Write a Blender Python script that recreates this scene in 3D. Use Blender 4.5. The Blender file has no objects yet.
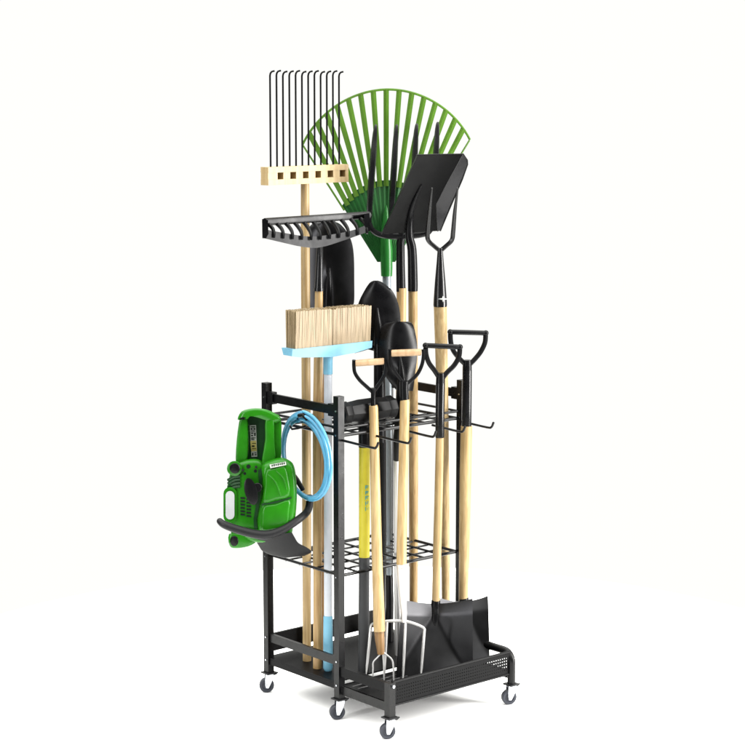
import bpy, bmesh, math, random
from mathutils import Vector, Matrix
random.seed(7)
scene = bpy.context.scene
COL = scene.collection
R = math.radians

# ------------------------------------------------------------------ camera (solved from the rack's corners)
W, D1, D2, HC, H = 0.4525, 0.3182, 0.2114, 0.0600, 0.900
CAM = Vector((-3.2913, -3.9986, 1.7311)); YAW = 0.8646; PITCH = -0.1470; FPX = 1952.9
FW = Vector((math.cos(YAW)*math.cos(PITCH), math.sin(YAW)*math.cos(PITCH), math.sin(PITCH)))
RT = Vector((math.sin(YAW), -math.cos(YAW), 0)); UP = RT.cross(FW)
FH = Vector((math.cos(YAW), math.sin(YAW), 0))
PX = 0.00272                                   # metres per photograph pixel at the rack
def ray(px, py): return FW + RT*((px-372.5)/FPX) - UP*((py-372.5)/FPX)
def at(px, py, d):                             # point standing d metres away (measured level) in that direction
    r = ray(px, py); return CAM + r*(d/r.dot(FH))
def ypx(px, d, z):                             # picture height of the point at that depth and level
    a, b = at(px,300,d).z, at(px,700,d).z; return 300+400*(z-a)/(b-a)
def fl(px, py, z):
    r = ray(px, py); return CAM + r*((z-CAM.z)/r.z)
def dep(p): return (Vector(p)-CAM).dot(FH)

cd = bpy.data.cameras.new('camera'); cam = bpy.data.objects.new('camera', cd); COL.objects.link(cam)
cd.sensor_width = 36; cd.lens = FPX/745*36; cd.clip_end = 500; cd.clip_start = 0.05
cam.matrix_world = Matrix(((RT.x,UP.x,-FW.x,CAM.x),(RT.y,UP.y,-FW.y,CAM.y),(RT.z,UP.z,-FW.z,CAM.z),(0,0,0,1)))
scene.camera = cam

# ------------------------------------------------------------------ materials
def mat(name, col, rough=0.5, metal=0.0, spec=0.5, coat=0.0, var=0.0, scale=30, bump=0.0, bscale=200, stretch=(1,1,1), trans=0.0, rvar=0.0):
    m = bpy.data.materials.new(name); m.use_nodes = True
    nt = m.node_tree; b = nt.nodes['Principled BSDF']
    b.inputs['Base Color'].default_value = (*col, 1); b.inputs['Roughness'].default_value = rough
    b.inputs['Metallic'].default_value = metal; b.inputs['Specular IOR Level'].default_value = spec
    b.inputs['Coat Weight'].default_value = coat; b.inputs['Coat Roughness'].default_value = 0.15
    tc = nt.nodes.new('ShaderNodeTexCoord'); mp = nt.nodes.new('ShaderNodeMapping'); mp.inputs['Scale'].default_value = stretch
    nt.links.new(tc.outputs['Object'], mp.inputs['Vector'])
    if var or rvar:
        n = nt.nodes.new('ShaderNodeTexNoise'); n.inputs['Scale'].default_value = scale; n.inputs['Detail'].default_value = 5
        nt.links.new(mp.outputs['Vector'], n.inputs['Vector'])
        if var:
            r = nt.nodes.new('ShaderNodeValToRGB')
            r.color_ramp.elements[0].position = 0.3; r.color_ramp.elements[1].position = 0.7
            r.color_ramp.elements[0].color = (*[c*(1-var) for c in col], 1)
            r.color_ramp.elements[1].color = (*[min(1, c*(1+var)) for c in col], 1)
            nt.links.new(n.outputs['Fac'], r.inputs['Fac']); nt.links.new(r.outputs['Color'], b.inputs['Base Color'])
        if rvar:
            q = nt.nodes.new('ShaderNodeMapRange'); q.inputs['To Min'].default_value = rough-rvar; q.inputs['To Max'].default_value = rough+rvar
            q.inputs['From Min'].default_value = .3; q.inputs['From Max'].default_value = .7
            nt.links.new(n.outputs['Fac'], q.inputs['Value']); nt.links.new(q.outputs['Result'], b.inputs['Roughness'])
    if bump:
        n2 = nt.nodes.new('ShaderNodeTexNoise'); n2.inputs['Scale'].default_value = bscale; n2.inputs['Detail'].default_value = 3
        nt.links.new(mp.outputs['Vector'], n2.inputs['Vector'])
        bp = nt.nodes.new('ShaderNodeBump'); bp.inputs['Strength'].default_value = bump; bp.inputs['Distance'].default_value = 0.002
        nt.links.new(n2.outputs['Fac'], bp.inputs['Height']); nt.links.new(bp.outputs['Normal'], b.inputs['Normal'])
    if trans:
        t = nt.nodes.new('ShaderNodeBsdfTranslucent'); t.inputs['Color'].default_value = (*col, 1)
        mx = nt.nodes.new('ShaderNodeMixShader'); mx.inputs['Fac'].default_value = trans
        nt.links.new(b.outputs[0], mx.inputs[1]); nt.links.new(t.outputs[0], mx.inputs[2])
        nt.links.new(mx.outputs[0], nt.nodes['Material Output'].inputs['Surface'])
    return m

def wood(name, c1, c2, grain=34):
    m = bpy.data.materials.new(name); m.use_nodes = True
    nt = m.node_tree; b = nt.nodes['Principled BSDF']; L = nt.links.new
    tc = nt.nodes.new('ShaderNodeTexCoord'); mp = nt.nodes.new('ShaderNodeMapping'); mp.inputs['Scale'].default_value = (1, 1, 0.045)
    L(tc.outputs['Object'], mp.inputs['Vector'])
    n = nt.nodes.new('ShaderNodeTexNoise'); n.inputs['Scale'].default_value = grain*4; n.inputs['Detail'].default_value = 6; n.inputs['Distortion'].default_value = .6
    L(mp.outputs['Vector'], n.inputs['Vector'])
    n2 = nt.nodes.new('ShaderNodeTexNoise'); n2.inputs['Scale'].default_value = 7; L(tc.outputs['Object'], n2.inputs['Vector'])
    r = nt.nodes.new('ShaderNodeValToRGB'); r.color_ramp.elements[0].position = .38; r.color_ramp.elements[1].position = .58
    r.color_ramp.elements[0].color = (*c1, 1); r.color_ramp.elements[1].color = (*c2, 1); L(n.outputs['Fac'], r.inputs['Fac'])
    mx = nt.nodes.new('ShaderNodeMix'); mx.data_type = 'RGBA'; mx.blend_type = 'MULTIPLY'; mx.inputs['Factor'].default_value = .35
    r2 = nt.nodes.new('ShaderNodeValToRGB'); r2.color_ramp.elements[0].position = .35; r2.color_ramp.elements[1].position = .65
    r2.color_ramp.elements[0].color = (.62, .52, .42, 1); r2.color_ramp.elements[1].color = (1, 1, 1, 1); L(n2.outputs['Fac'], r2.inputs['Fac'])
    L(r.outputs['Color'], mx.inputs['A']); L(r2.outputs['Color'], mx.inputs['B']); L(mx.outputs['Result'], b.inputs['Base Color'])
    oi = nt.nodes.new('ShaderNodeObjectInfo'); hs = nt.nodes.new('ShaderNodeHueSaturation')
    q = nt.nodes.new('ShaderNodeMapRange'); q.inputs['To Min'].default_value = .84; q.inputs['To Max'].default_value = 1.08; L(oi.outputs['Random'], q.inputs['Value'])
    L(q.outputs['Result'], hs.inputs['Value']); L(mx.outputs['Result'], hs.inputs['Color']); L(hs.outputs['Color'], b.inputs['Base Color'])
    b.inputs['Roughness'].default_value = .45; b.inputs['Specular IOR Level'].default_value = .35
    bp = nt.nodes.new('ShaderNodeBump'); bp.inputs['Strength'].default_value = .15; bp.inputs['Distance'].default_value = .001
    L(n.outputs['Fac'], bp.inputs['Height']); L(bp.outputs['Normal'], b.inputs['Normal'])
    return m

M = dict(
 rack=mat('black_powder_coat', (.0025,.0025,.0028), .33, spec=.18, bump=.12, bscale=900, rvar=.07, scale=60),
 tray=mat('black_tray_coat', (.0025,.0025,.0028), .40, spec=.06, bump=.10, bscale=900),
 iron=mat('matte_black_iron', (.003,.003,.0033), .42, spec=.12, rvar=.05, scale=30),
 wire=mat('black_wire', (.003,.003,.0034), .34, spec=.17),
 steel=mat('black_tool_steel', (.0035,.0035,.004), .30, spec=.13, rvar=.07, scale=25, var=.3),
 satin=mat('satin_black_steel', (.004,.004,.0045), .27, spec=.32, rvar=.06, scale=18, var=.3),
 gunmetal=mat('dark_grey_paint', (.011,.011,.012), .42, spec=.18, rvar=.08, scale=30, var=.2),
 bladesteel=mat('burnished_blade_steel', (.023,.023,.0242), .33, metal=1.0, rvar=.03, scale=22, var=.08, bump=.02, bscale=60),
 plastic=mat('black_plastic', (.0033,.0033,.0037), .30, spec=.14, bump=.08, bscale=700),
 guard=mat('charcoal_plastic', (.009,.009,.0098), .45, spec=.17, bump=.15, bscale=800),
 wood=wood('pale_ash_wood', (.27,.183,.078), (.36,.262,.126)),
 wood2=wood('honey_wood', (.245,.152,.060), (.33,.228,.102)),
 woodd=wood('brown_wood', (.17,.09,.03), (.26,.15,.055)),
 pine=wood('pine_wood', (.33,.235,.11), (.39,.295,.155), 20),
 grip=wood('grip_wood', (.31,.20,.105), (.37,.255,.15), 20),
 green=mat('green_leaf_plastic', (.115,.245,.030), .36, spec=.3, trans=.50, var=.15, scale=12),
 dgreen=mat('dark_green_plastic', (.009,.066,.013), .42, spec=.18, var=.25, scale=12),
 mgreen=mat('mid_green_plastic', (.012,.110,.016), .34, spec=.3, var=.15, scale=15),
 machine=mat('machine_green', (.011,.122,.003), .27, spec=.22, coat=.06, var=.14, scale=22),
 machined=mat('machine_dark_green', (.0035,.030,.006), .42, spec=.2, var=.15, scale=22),
 blue=mat('light_blue_plastic', (.12,.285,.385), .38, spec=.25, var=.05),
 hose=mat('blue_hose', (.065,.245,.39), .26, spec=.4, var=.12, scale=9),
 bristle=None,
 white=mat('white_coated_pole', (.37,.39,.425), .35, spec=.3, var=.04),
 alu=mat('brushed_aluminium', (.20,.225,.245), .38, metal=.3, spec=.3, rvar=.06, scale=40, stretch=(1,1,.05)),
 silver=mat('polished_steel', (.50,.495,.49), .42, metal=.85, rvar=.06, scale=40),
 chrome=mat('zinc_plate', (.52,.54,.58), .24, metal=1.0, rvar=.12, scale=120),
 yellow=mat('yellow_fibreglass', (.41,.355,.028), .36, spec=.3, var=.05),
 grey=mat('grey_rubber', (.030,.031,.033), .5, spec=.2, bump=.1, bscale=500),
 rubber=mat('caster_rubber', (.022,.024,.032), .42, spec=.25),
 decal=mat('white_decal', (.42,.43,.41), .4, spec=.3),
 decal2=mat('yellow_decal', (.42,.35,.11), .4, spec=.3),
 ink=mat('dark_ink', (.006,.010,.008), .5, spec=.1),
 teal=mat('teal_ink', (.05,.24,.21), .5, spec=.2),
 inset_white=mat('frosted_white', (.36,.37,.38), .3, spec=.3),
)
def bristle_mat():
    m = wood('straw_bristle', (.20,.148,.075), (.30,.23,.135), 40)
    return m
M['bristle'] = bristle_mat()

# ------------------------------------------------------------------ mesh helpers (world coordinates in, made local on linking)
def frame(axis):
    a = axis.normalized(); h = Vector((0,0,1)) if abs(a.z) < .9 else Vector((1,0,0))
    u = a.cross(h).normalized(); return u, a.cross(u).normalized()
def tube(bm, pts, rad, seg=12, cap=True, flat=None, closed=False):
    """swept tube; rad a number or a list; flat=(vector, factor) squashes the section along that vector"""
    pts = [Vector(p) for p in pts]; n = len(pts)
    if not isinstance(rad, (list, tuple)): rad = [rad]*n
    rings = []; u = None
    for i, p in enumerate(pts):
        if closed: t = pts[(i+1) % n]-pts[i-1]
        else: t = pts[min(i+1, n-1)]-pts[max(i-1, 0)]
        t.normalize()
        if u is None: u, v = frame(t)
        else:
            u = (u - t*u.dot(t)).normalized(); v = t.cross(u)
        ring = []
        for k in range(seg):
            a = 2*math.pi*k/seg; o = (u*math.cos(a)+v*math.sin(a))*rad[i]
            if flat: o = o - flat[0]*o.dot(flat[0])*(1-flat[1])
            ring.append(bm.verts.new(p+o))
        rings.append(ring)
    for i in range(n if closed else n-1):
        a, b = rings[i], rings[(i+1) % n]
        for k in range(seg): bm.faces.new((a[k], a[(k+1) % seg], b[(k+1) % seg], b[k]))
    if cap and not closed:
        bm.faces.new(rings[0][::-1]); bm.faces.new(rings[-1])
def smooth_path(pts, n=6, closed=False):
    """Catmull-Rom through tuples of any length"""
    P = [tuple(p) for p in pts]; out = []; N = len(P)
    for i in range(N if closed else N-1):
        if closed: p0, p1, p2, p3 = P[i-1], P[i], P[(i+1) % N], P[(i+2) % N]
        else: p0, p1, p2, p3 = P[max(i-1,0)], P[i], P[i+1], P[min(i+2,N-1)]
        for k in range(n):
            t = k/n
            out.append(tuple(.5*((2*b)+(-a+c)*t+(2*a-5*b+4*c-d)*t*t+(-a+3*b-3*c+d)*t**3) for a,b,c,d in zip(p0,p1,p2,p3)))
    if not closed: out.append(P[-1])
    return out
def rod(bm, pix, seg=10, smooth=0, flat=None):
    """tube through (px, py, d, radius in px)"""
    if smooth: pix = smooth_path(pix, smooth)
    tube(bm, [at(a,b,d) for a,b,d,r in pix], [r*PX for a,b,d,r in pix], seg, flat=flat)
def boxw(bm, a, b, bev=0.0):
    """axis-aligned box between two corners"""
    lo = [min(p,q) for p,q in zip(a,b)]; hi = [max(p,q) for p,q in zip(a,b)]
    vs = [bm.verts.new((x,y,z)) for x in (lo[0],hi[0]) for y in (lo[1],hi[1]) for z in (lo[2],hi[2])]
    fs = [bm.faces.new([vs[i] for i in q]) for q in ((0,1,3,2),(4,6,7,5),(0,4,5,1),(2,3,7,6),(0,2,6,4),(1,5,7,3))]
    if bev: bevel(bm, fs, bev)
def bevel(bm, fs, w, seg=2):
    es = list({e for f in fs for e in f.edges if len(e.link_faces) == 2 and e.calc_face_angle(0) > .5})
    bmesh.ops.bevel(bm, geom=es, offset=w, segments=seg, affect='EDGES', profile=.5, clamp_overlap=True)
def prism(bm, poly, d0, d1, bev=0.0, inset=None):
    """outline in px, standing from depth d0 (near) to d1 (far)"""
    n = len(poly); f = [bm.verts.new(at(x,y,d0)) for x,y in poly]; b = [bm.verts.new(at(x,y,d1)) for x,y in poly]
    fs = [bm.faces.new(f), bm.faces.new(b[::-1])]
    for i in range(n): fs.append(bm.faces.new((f[i], b[i], b[(i+1)%n], f[(i+1)%n])))
    if bev: bevel(bm, fs, bev, 3)
def lathe(bm, c, axis, prof, seg=28):
    a = Vector(axis).normalized(); u, v = frame(a); rings = []
    for r, h in prof: rings.append([bm.verts.new(Vector(c)+a*h+(u*math.cos(2*math.pi*k/seg)+v*math.sin(2*math.pi*k/seg))*r) for k in range(seg)])
    for p, q in zip(rings, rings[1:]):
        for k in range(seg): bm.faces.new((p[k], p[(k+1)%seg], q[(k+1)%seg], q[k]))
    bm.faces.new(rings[0][::-1]); bm.faces.new(rings[-1])
def pillow(bm, poly, d0, d1, r, steps=5):
    """outline in px with a rounded front edge of radius r metres, from depth d0 (near) to d1"""
    P = smooth_path(poly, 3, closed=True); n = len(P); cx = sum(p[0] for p in P)/n; cy = sum(p[1] for p in P)/n
    size = sum(math.hypot(p[0]-cx,p[1]-cy) for p in P)/n*PX; rings = []
    for k in range(steps+1):
        a = math.pi/2*k/steps; f = 1-r*(1-math.sin(a))/size; dd_ = d0+min(r*1.1,(d1-d0)*.9)*(1-math.cos(math.pi/2-a)) if False else d0+min(r,(d1-d0)*.9)*(1-math.cos(a))
        rings.append([bm.verts.new(at(cx+(x-cx)*f, cy+(y-cy)*f, dd_)) for x,y in P])
    rings.append([bm.verts.new(at(x,y,d1)) for x,y in P])
    for p, q in zip(rings, rings[1:]):
        for k in range(n): bm.faces.new((p[k], q[k], q[(k+1)%n], p[(k+1)%n]))
    bm.faces.new(rings[0]); bm.faces.new(rings[-1][::-1])
def ball(bm, p, r, s=(1,1,1)):
    m = Matrix.Translation(p) @ Matrix.Diagonal((*[r*k for k in s], 1))
    bmesh.ops.create_uvsphere(bm, u_segments=16, v_segments=10, radius=1, matrix=m)
def cyl(bm, c, axis, r, h, seg=24, r2=None, bev=0):
    a = Vector(axis).normalized(); n = len(bm.faces)
    tube(bm, [Vector(c)-a*h/2, Vector(c)+a*h/2], [r, r if r2 is None else r2], seg)
def sheet(bm, rows, dfun, th, nx=18, sub=8, dip=0):
    """curved plate: rows of (y_left, x_left, y_right, x_right) from top to bottom; dfun(s, t) gives depth; th = thickness in m"""
    rr = smooth_path(rows, sub); nr = len(rr); G = []
    ya, yz = (rr[0][0]+rr[0][2])/2, (rr[-1][0]+rr[-1][2])/2
    for back in (0, 1):
        g = []
        for j, (yl, xl, yr, xr) in enumerate(rr):
            t = ((yl+yr)/2-ya)/(yz-ya); row = []
            for i in range(nx+1):
                s = i/nx
                row.append(bm.verts.new(at(xl+(xr-xl)*s, yl+(yr-yl)*s+dip*(1-(2*s-1)**2)*max(0,1-t*2.5)**2, dfun(s*2-1, t)+back*th)))
            g.append(row)
        G.append(g)
    a, b = G
    for j in range(nr-1):
        for i in range(nx):
            bm.faces.new((a[j][i], a[j+1][i], a[j+1][i+1], a[j][i+1])); bm.faces.new((b[j][i], b[j][i+1], b[j+1][i+1], b[j+1][i]))
    for j in range(nr-1):
        bm.faces.new((a[j][0], b[j][0], b[j+1][0], a[j+1][0])); bm.faces.new((a[j][nx], a[j+1][nx], b[j+1][nx], b[j][nx]))
    for i in range(nx):
        bm.faces.new((a[0][i], a[0][i+1], b[0][i+1], b[0][i])); bm.faces.new((a[-1][i], b[-1][i], b[-1][i+1], a[-1][i+1]))

def worldloc(o):
    v = Vector(o.location)
    while o.parent: o = o.parent; v = v + o.location
    return v
def link(name, bm, m, parent=None, sharp=35, kind=None, label=None):
    base = worldloc(parent) if parent else Vector((0,0,0))
    bmesh.ops.remove_doubles(bm, verts=bm.verts, dist=1e-6)
    bmesh.ops.recalc_face_normals(bm, faces=bm.faces)
    bmesh.ops.translate(bm, verts=bm.verts, vec=-base)
    me = bpy.data.meshes.new(name); bm.to_mesh(me); bm.free()
    me.materials.append(M[m] if isinstance(m, str) else m)
    me.shade_smooth(); me.set_sharp_from_angle(angle=R(sharp))
    o = bpy.data.objects.new(name, me); COL.objects.link(o)
    if parent: o.parent = parent
    if kind: o['kind'] = kind
    if label: o['label'] = label
    return o
def thing(name, label, cat, loc, group=None):
    o = bpy.data.objects.new(name, None); COL.objects.link(o); o.location = loc; o.empty_display_size = .05
    o['label'] = label; o['category'] = cat
    if group: o['group'] = group
    return o
def NB(): return bmesh.new()

# ------------------------------------------------------------------ setting
bm = NB(); bmesh.ops.create_circle(bm, cap_ends=True, segments=128, radius=1.55, matrix=Matrix.Translation((.2,.05,0)))
link('ground', bm, mat('white_studio_floor', (.95,.95,.945), .75, spec=.1), kind='structure')

# ------------------------------------------------------------------ the rack
rack = thing('tool_rack', 'black metal garden tool rack on casters holding all the tools', 'tool rack', (0,0,0))
Z1, Z2, ZF = 0.790, 0.402, 0.105
def post(x, y, sx, sy):
    # angle-iron style square post, its outer corner at (x, y)
    bm = NB(); w = .021
    boxw(bm, (x-w/2,y-w/2,HC), (x+w/2,y+w/2,H), .0022)
    p = link('post', bm, 'rack', rack)
    for z in (.86, Z1+.004, Z2, .165, .098):
        bm = NB(); tube(bm, [(x-w/2-.0003, y-.001, z), (x-w/2-.0024, y-.001, z)], .0023, 10); link('bolt', bm, 'chrome', p)
for x, y in ((0,D1),(0,0),(W,D1),(W,0)): post(x, y, 0, 0)
w = .0105
for x in (0, W):                                             # flat top rails with end brackets
    bm = NB(); boxw(bm, (x-.004, w+.001, .848), (x+.004, D1-w-.001, .872), .0015)
    for y in (w+.001, D1-w-.026): boxw(bm, (x-.008, y, .843), (x+.008, y+.025, .877), .002)
    link('top_rail', bm, 'rack', rack)
def grid(name, z, nx, ny, double):
    bm = NB(); r = .0037; x0, x1, y0, y1 = w+.001, W-w-.001, w-.004, D1-w+.004
    for y in (y0, y1): tube(bm, [(x0-.004, y, z), (x1+.004, y, z)], .0047, 10)
    for x in (x0, x1): tube(bm, [(x, y0, z), (x, y1, z)], .0042, 10)
    if double:
        for y in (y0, y1): tube(bm, [(x0-.004, y-.004, z+.021), (x1+.004, y-.004, z+.021)], .0036, 10)
        for x in (x0, x1): tube(bm, [(x, y0-.004, z+.021), (x, y1-.004, z+.021)], .0036, 10)
    for i in range(1, nx): x = x0+(x1-x0)*i/nx; tube(bm, [(x, y0, z+.001), (x, y1, z+.001)], r*.88, 8)
    for j in range(1, ny): y = y0+(y1-y0)*j/ny; tube(bm, [(x0, y, z-.003), (x1, y, z-.003)], r*.8, 8)
    return link(name, bm, 'wire', rack)
grid('upper_grid', Z1, 7, 5, True); grid('lower_grid', Z2, 7, 5, False)
for i, (hx, hl) in enumerate(((.004,.150),(.118,.152),(.232,.125),(.345,.12),(.449,.125))):   # prongs out of the front rail
    bm = NB()
    pts = smooth_path([(hx,.006,Z1-.009),(hx,-.03,Z1-.010),(hx,-hl+.018,Z1-.012),(hx,-hl,Z1-.009),(hx,-hl-.008,Z1+.004)], 5)
    tube(bm, pts, .0034, 10); ball(bm, pts[-1], .0035)
    link('hook', bm, 'wire', rack)
bm = NB()                                                   # flat rail low on the left end
boxw(bm, (-.0045, w+.001, .152), (.0045, D1-w-.001, .176), .0015)
link('side_rail', bm, 'rack', rack)
bm = NB()
boxw(bm, (w, D1-.004, .120), (W-w, D1+.004, .172), .0015)
link('back_rail', bm, 'rack', rack)
bm = NB()                                                   # pan under everything, lips turned down
boxw(bm, (-.006, w+.001, ZF-.004), (W+.006, D1+.006, ZF), .0008)
boxw(bm, (-.006, w+.001, ZF-.020), (-.003, D1+.006, ZF-.0045), .0005)
boxw(bm, (w+.002, -D2+.012, ZF-.016), (W-w-.002, w-.001, ZF-.012), .0008)
link('tray_floor', bm, 'tray', rack)
ZT = .158
rt = .0115                                       # bent tube frame of the front tray
def corner(x):
    return [(x,-.012,ZT-.008)]+[(x, -D2+.030-.030*math.sin(a), ZT-.038+.030*math.cos(a)) for a in [R(15*k) for k in range(7)]]+[(x,-D2,HC)]
bm = NB(); tube(bm, corner(W), rt, 14); link('tray_frame', bm, 'rack', rack)
bm = NB(); boxw(bm, (-.0065, -D2+.0112, .126), (.0065, -w-.001, .152), .0035); link('tray_frame', bm, 'tray', rack)
bm = NB(); boxw(bm, (-.0105, -D2-.0105, HC), (.0105, -D2+.0105, .1545), .0035); link('leg', bm, 'rack', rack)
for x in (0, W): bm = NB(); boxw(bm, (x-.0012, -D2+rt+.002, .072), (x+.0012, -w-.002, .096), .0004); link('tray_side', bm, 'rack', rack)
for y in (-.05, -.075): bm = NB(); tube(bm, [(.004, y, .104), (W-.004, y, .104)], .0022, 8); link('tray_rod', bm, 'gunmetal', rack)
# perforated front panel: every cell a square with an eight-sided hole
bm = NB(); x0, x1, z0, z1 = rt*.6, W-rt*.6, .090, .150; nx, nz = 54, 7; yy = -D2
cw, ch = (x1-x0)/nx, (z1-z0)/nz
for i in range(nx):
    for j in range(nz):
        cx, cz = x0+cw*(i+.5), z0+ch*(j+.5)
        sq = [(cx+cw/2*a, yy, cz+ch/2*b) for a,b in ((1,0),(1,1),(0,1),(-1,1),(-1,0),(-1,-1),(0,-1),(1,-1))]
        solid = j in (0, nz-1) or i in (0, nx-1)
        rr = .0019
        o = [bm.verts.new(p) for p in sq]
        if solid: bm.faces.new(o); continue
        q = [bm.verts.new((cx+rr*math.cos(k*math.pi/4), yy, cz+rr*math.sin(k*math.pi/4))) for k in range(8)]
        for k in range(8): bm.faces.new((o[k], o[(k+1)%8], q[(k+1)%8], q[k]))
bmesh.ops.remove_doubles(bm, verts=bm.verts, dist=1e-5)
ret = bmesh.ops.solidify(bm, geom=bm.faces[:], thickness=.0016)
tube(bm, [(x0, yy, z1+.003), (x1, yy, z1+.003)], .0042, 10)
tube(bm, [(x0, yy, z0-.001), (x1, yy, z0-.001)], .0030, 10)
panel = link('perforated_panel', bm, 'tray', rack)
bm = NB()
tube(bm, [(-.001,-D2+.003,ZT-.012), (.001,-D2-rt-.004,ZT-.012)], .0045, 12)
link('bolt', bm, 'chrome', rack)

def caster(x, y, ang, brake):
    bm = NB()
    boxw(bm, (x-.017,y-.017,HC-.0035), (x+.017,y+.017,HC+.0002), .001)
    cyl(bm, (x,y,HC-.0065), (0,0,1), .010, .006, 18)
    c = link('caster', bm, 'gunmetal', rack)
    ax = (-FH*math.cos(ang)+RT*math.sin(ang)).normalized(); side = Vector((0,0,1)).cross(ax).normalized()
    if side.dot(RT) < 0: side = -side
    ctr = Vector((x,y,.0215)) - side*.007 - FH*.0
    bm = NB()
    prof = [(.0215,-.0062),(.0213,.0062),(.0190,.0085),(.0130,.0085),(.0120,.0065),(.0060,.0065)]
    pr = [(.0060,-.0065),(.0120,-.0065),(.0130,-.0085),(.0190,-.0085),(.0213,-.0062),(.0215,0),(.0213,.0062),(.0190,.0085),(.0130,.0085),(.0120,.0065),(.0060,.0065)]
    lathe(bm, ctr, ax, pr)
    link('wheel', bm, 'rubber', c, 30)
    bm = NB()
    for sgn in (1,-1):
        off = ax*(sgn*.0112); th = ax*(.0009)
        pl = [(-.011,.034),(.012,.034),(.010,.020),(.003,.004),(-.003,-.007),(-.010,-.006),(-.012,.002),(-.0125,.015)]
        base = Vector((x,y,.0215))
        f = [bm.verts.new(base+side*a+Vector((0,0,b))+off+th) for a,b in pl]; g = [bm.verts.new(base+side*a+Vector((0,0,b))+off-th) for a,b in pl]
        bm.faces.new(f); bm.faces.new(g[::-1])
        for i in range(len(pl)): bm.faces.new((f[i], g[i], g[(i+1)%len(pl)], f[(i+1)%len(pl)]))
    cyl(bm, ctr, ax, .0032, .028, 12)
    link('fork', bm, 'chrome', c)
    if brake:
        bm = NB(); p = Vector((x,y,HC-.010))
        tube(bm, [p+side*.008, p+side*.020+Vector((0,0,.003)), p+side*.026+Vector((0,0,.008))], .0025, 8)
        link('brake_lever', bm, 'gunmetal', c)
for (x,y,a,b) in ((0,D1,.15,True),(0,0,.25,True),(0,-D2,.2,True),(W,-D2,.25,True),(W,D1,.2,False),(W,0,.3,False)): caster(x,y,R(a*60),b)

# ------------------------------------------------------------------ long tools, left end
def lerp(a,b,t): return a+(b-a)*t
# wooden landscaping rake
b0 = fl(307, 660.5, ZF); db = dep(b0); dt = db+.02
t = thing('landscape_rake', 'tall wooden rake with long thin hooked black wire tines, topmost at left', 'rake', b0)
bm = NB(); rod(bm, [(307,660.5,db,4.5),(306.5,470,lerp(db,dt,.4),4.7),(305.3,250,lerp(db,dt,.9),4.6),(305,178,dt,4.3)], 16)
link('handle', bm, 'wood', t)
hA, hB = at(264.5,177,dt-.10), at(344.8,174.5,dt+.10); ex = (hB-hA).normalized(); L = (hB-hA).length
ex.z = 0; ex.normalize(); ey = Vector((0,0,1)).cross(ex); ez = Vector((0,0,1)); hA = hA+Vector((0,0,.002))
def loc(a,b,c): return hA+ex*a+ey*b+ez*c
bm = NB(); nb = 6; hw = .018; hd = .016       # bar with six square mortises, built as rails and webs
def lbox(bm, a0,a1,b0_,b1_,c0,c1, bev=.001):
    vs = [bm.verts.new(loc(a,b,c)) for a in (a0,a1) for b in (b0_,b1_) for c in (c0,c1)]
    fs = [bm.faces.new([vs[i] for i in q]) for q in ((0,1,3,2),(4,6,7,5),(0,4,5,1),(2,3,7,6),(0,2,6,4),(1,5,7,3))]
    bevel(bm, fs, bev)
hh = .0245
lbox(bm, 0, L, -hd, hd, .0095, hh); lbox(bm, 0, L, -hd, hd, -hh, -.0095)
holes = [L*(.150+.155*k) for k in range(6)]; edges = [0.0]
for hcx in holes: edges += [hcx-.0105, hcx+.0105]
edges.append(L)
for k in range(0, len(edges), 2):
    if edges[k+1]-edges[k] > .002: lbox(bm, edges[k], edges[k+1], -hd+.0008, hd-.0008, -.0094, .0094, .0004)
lbox(bm, .004, L-.004, hd-.006, hd-.001, -.0094, .0094, .0004)   # backs of the mortises
head = link('head', bm, 'pine', t)
for k in range(12):
    a = L*(.075+.0775*k); bm = NB(); top = .281+.0012*math.sin(k*2.1)
    tip = Vector((RT.x, RT.y, 0))*.011
    pts = [loc(a,0,.015), loc(a,0,.12), loc(a,0,top-.012)]+[loc(a,0,top-.012+.012*math.sin(R(q)))+tip*(1-math.cos(R(q)))*.8 for q in (30,60,90)]+[loc(a,0,top+.0005)+tip*1.15]
    tube(bm, pts, .0026, 8); link('tine', bm, 'steel', t)

# black bow rake with curved comb head
b0 = fl(317.5, 668, ZF); db = dep(b0); dt = db+.03
t = thing('comb_rake', 'black rake head of curved teeth below the wooden wire-tined rake', 'rake', b0)
bm = NB(); rod(bm, [(317.5,668,db,4.6),(317.5,420,lerp(db,dt,.5),4.9),(319,286,lerp(db,dt,.9),4.0)], 16)
link('handle', bm, 'wood2', t)
bm = NB(); rod(bm, [(318.8,290.5,dt-.004,4.6),(319.2,275,dt-.004,4.0),(320,245,dt-.012,3.0),(320.3,238,dt-.03,2.7)], 16)
rod(bm, [(318.8,291,dt-.004,5.0),(318.8,288,dt-.004,5.0)], 16)
link('socket', bm, 'satin', t)
def dd(px): return dt-.055+(px-316)*.0022
bm = NB()                                                   # front crescent plate
top = smooth_path([(263,229),(285,233),(310,236.5),(335,234),(355,229.5),(369,223.5)],4)
bot = smooth_path([(263,238),(282,242.5),(302,246.8),(320,247.4),(345,240),(369,231.5)],4)
F1=[];F2=[];B1=[];B2=[]
for (x,y),(x2,y2) in zip(top,bot):
    F1.append(bm.verts.new(at(x,y,dd(x)+.006))); F2.append(bm.verts.new(at(x2,y2,dd(x2)-.002))); B1.append(bm.verts.new(at(x,y,dd(x)+.010))); B2.append(bm.verts.new(at(x2,y2,dd(x2)+.004)))
for i in range(len(F1)-1):
    for q in ((F1[i],F2[i],F2[i+1],F1[i+1]),(B1[i],B1[i+1],B2[i+1],B2[i]),(F1[i],F1[i+1],B1[i+1],B1[i]),(F2[i],B2[i],B2[i+1],F2[i+1])): bm.faces.new(q)
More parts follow.
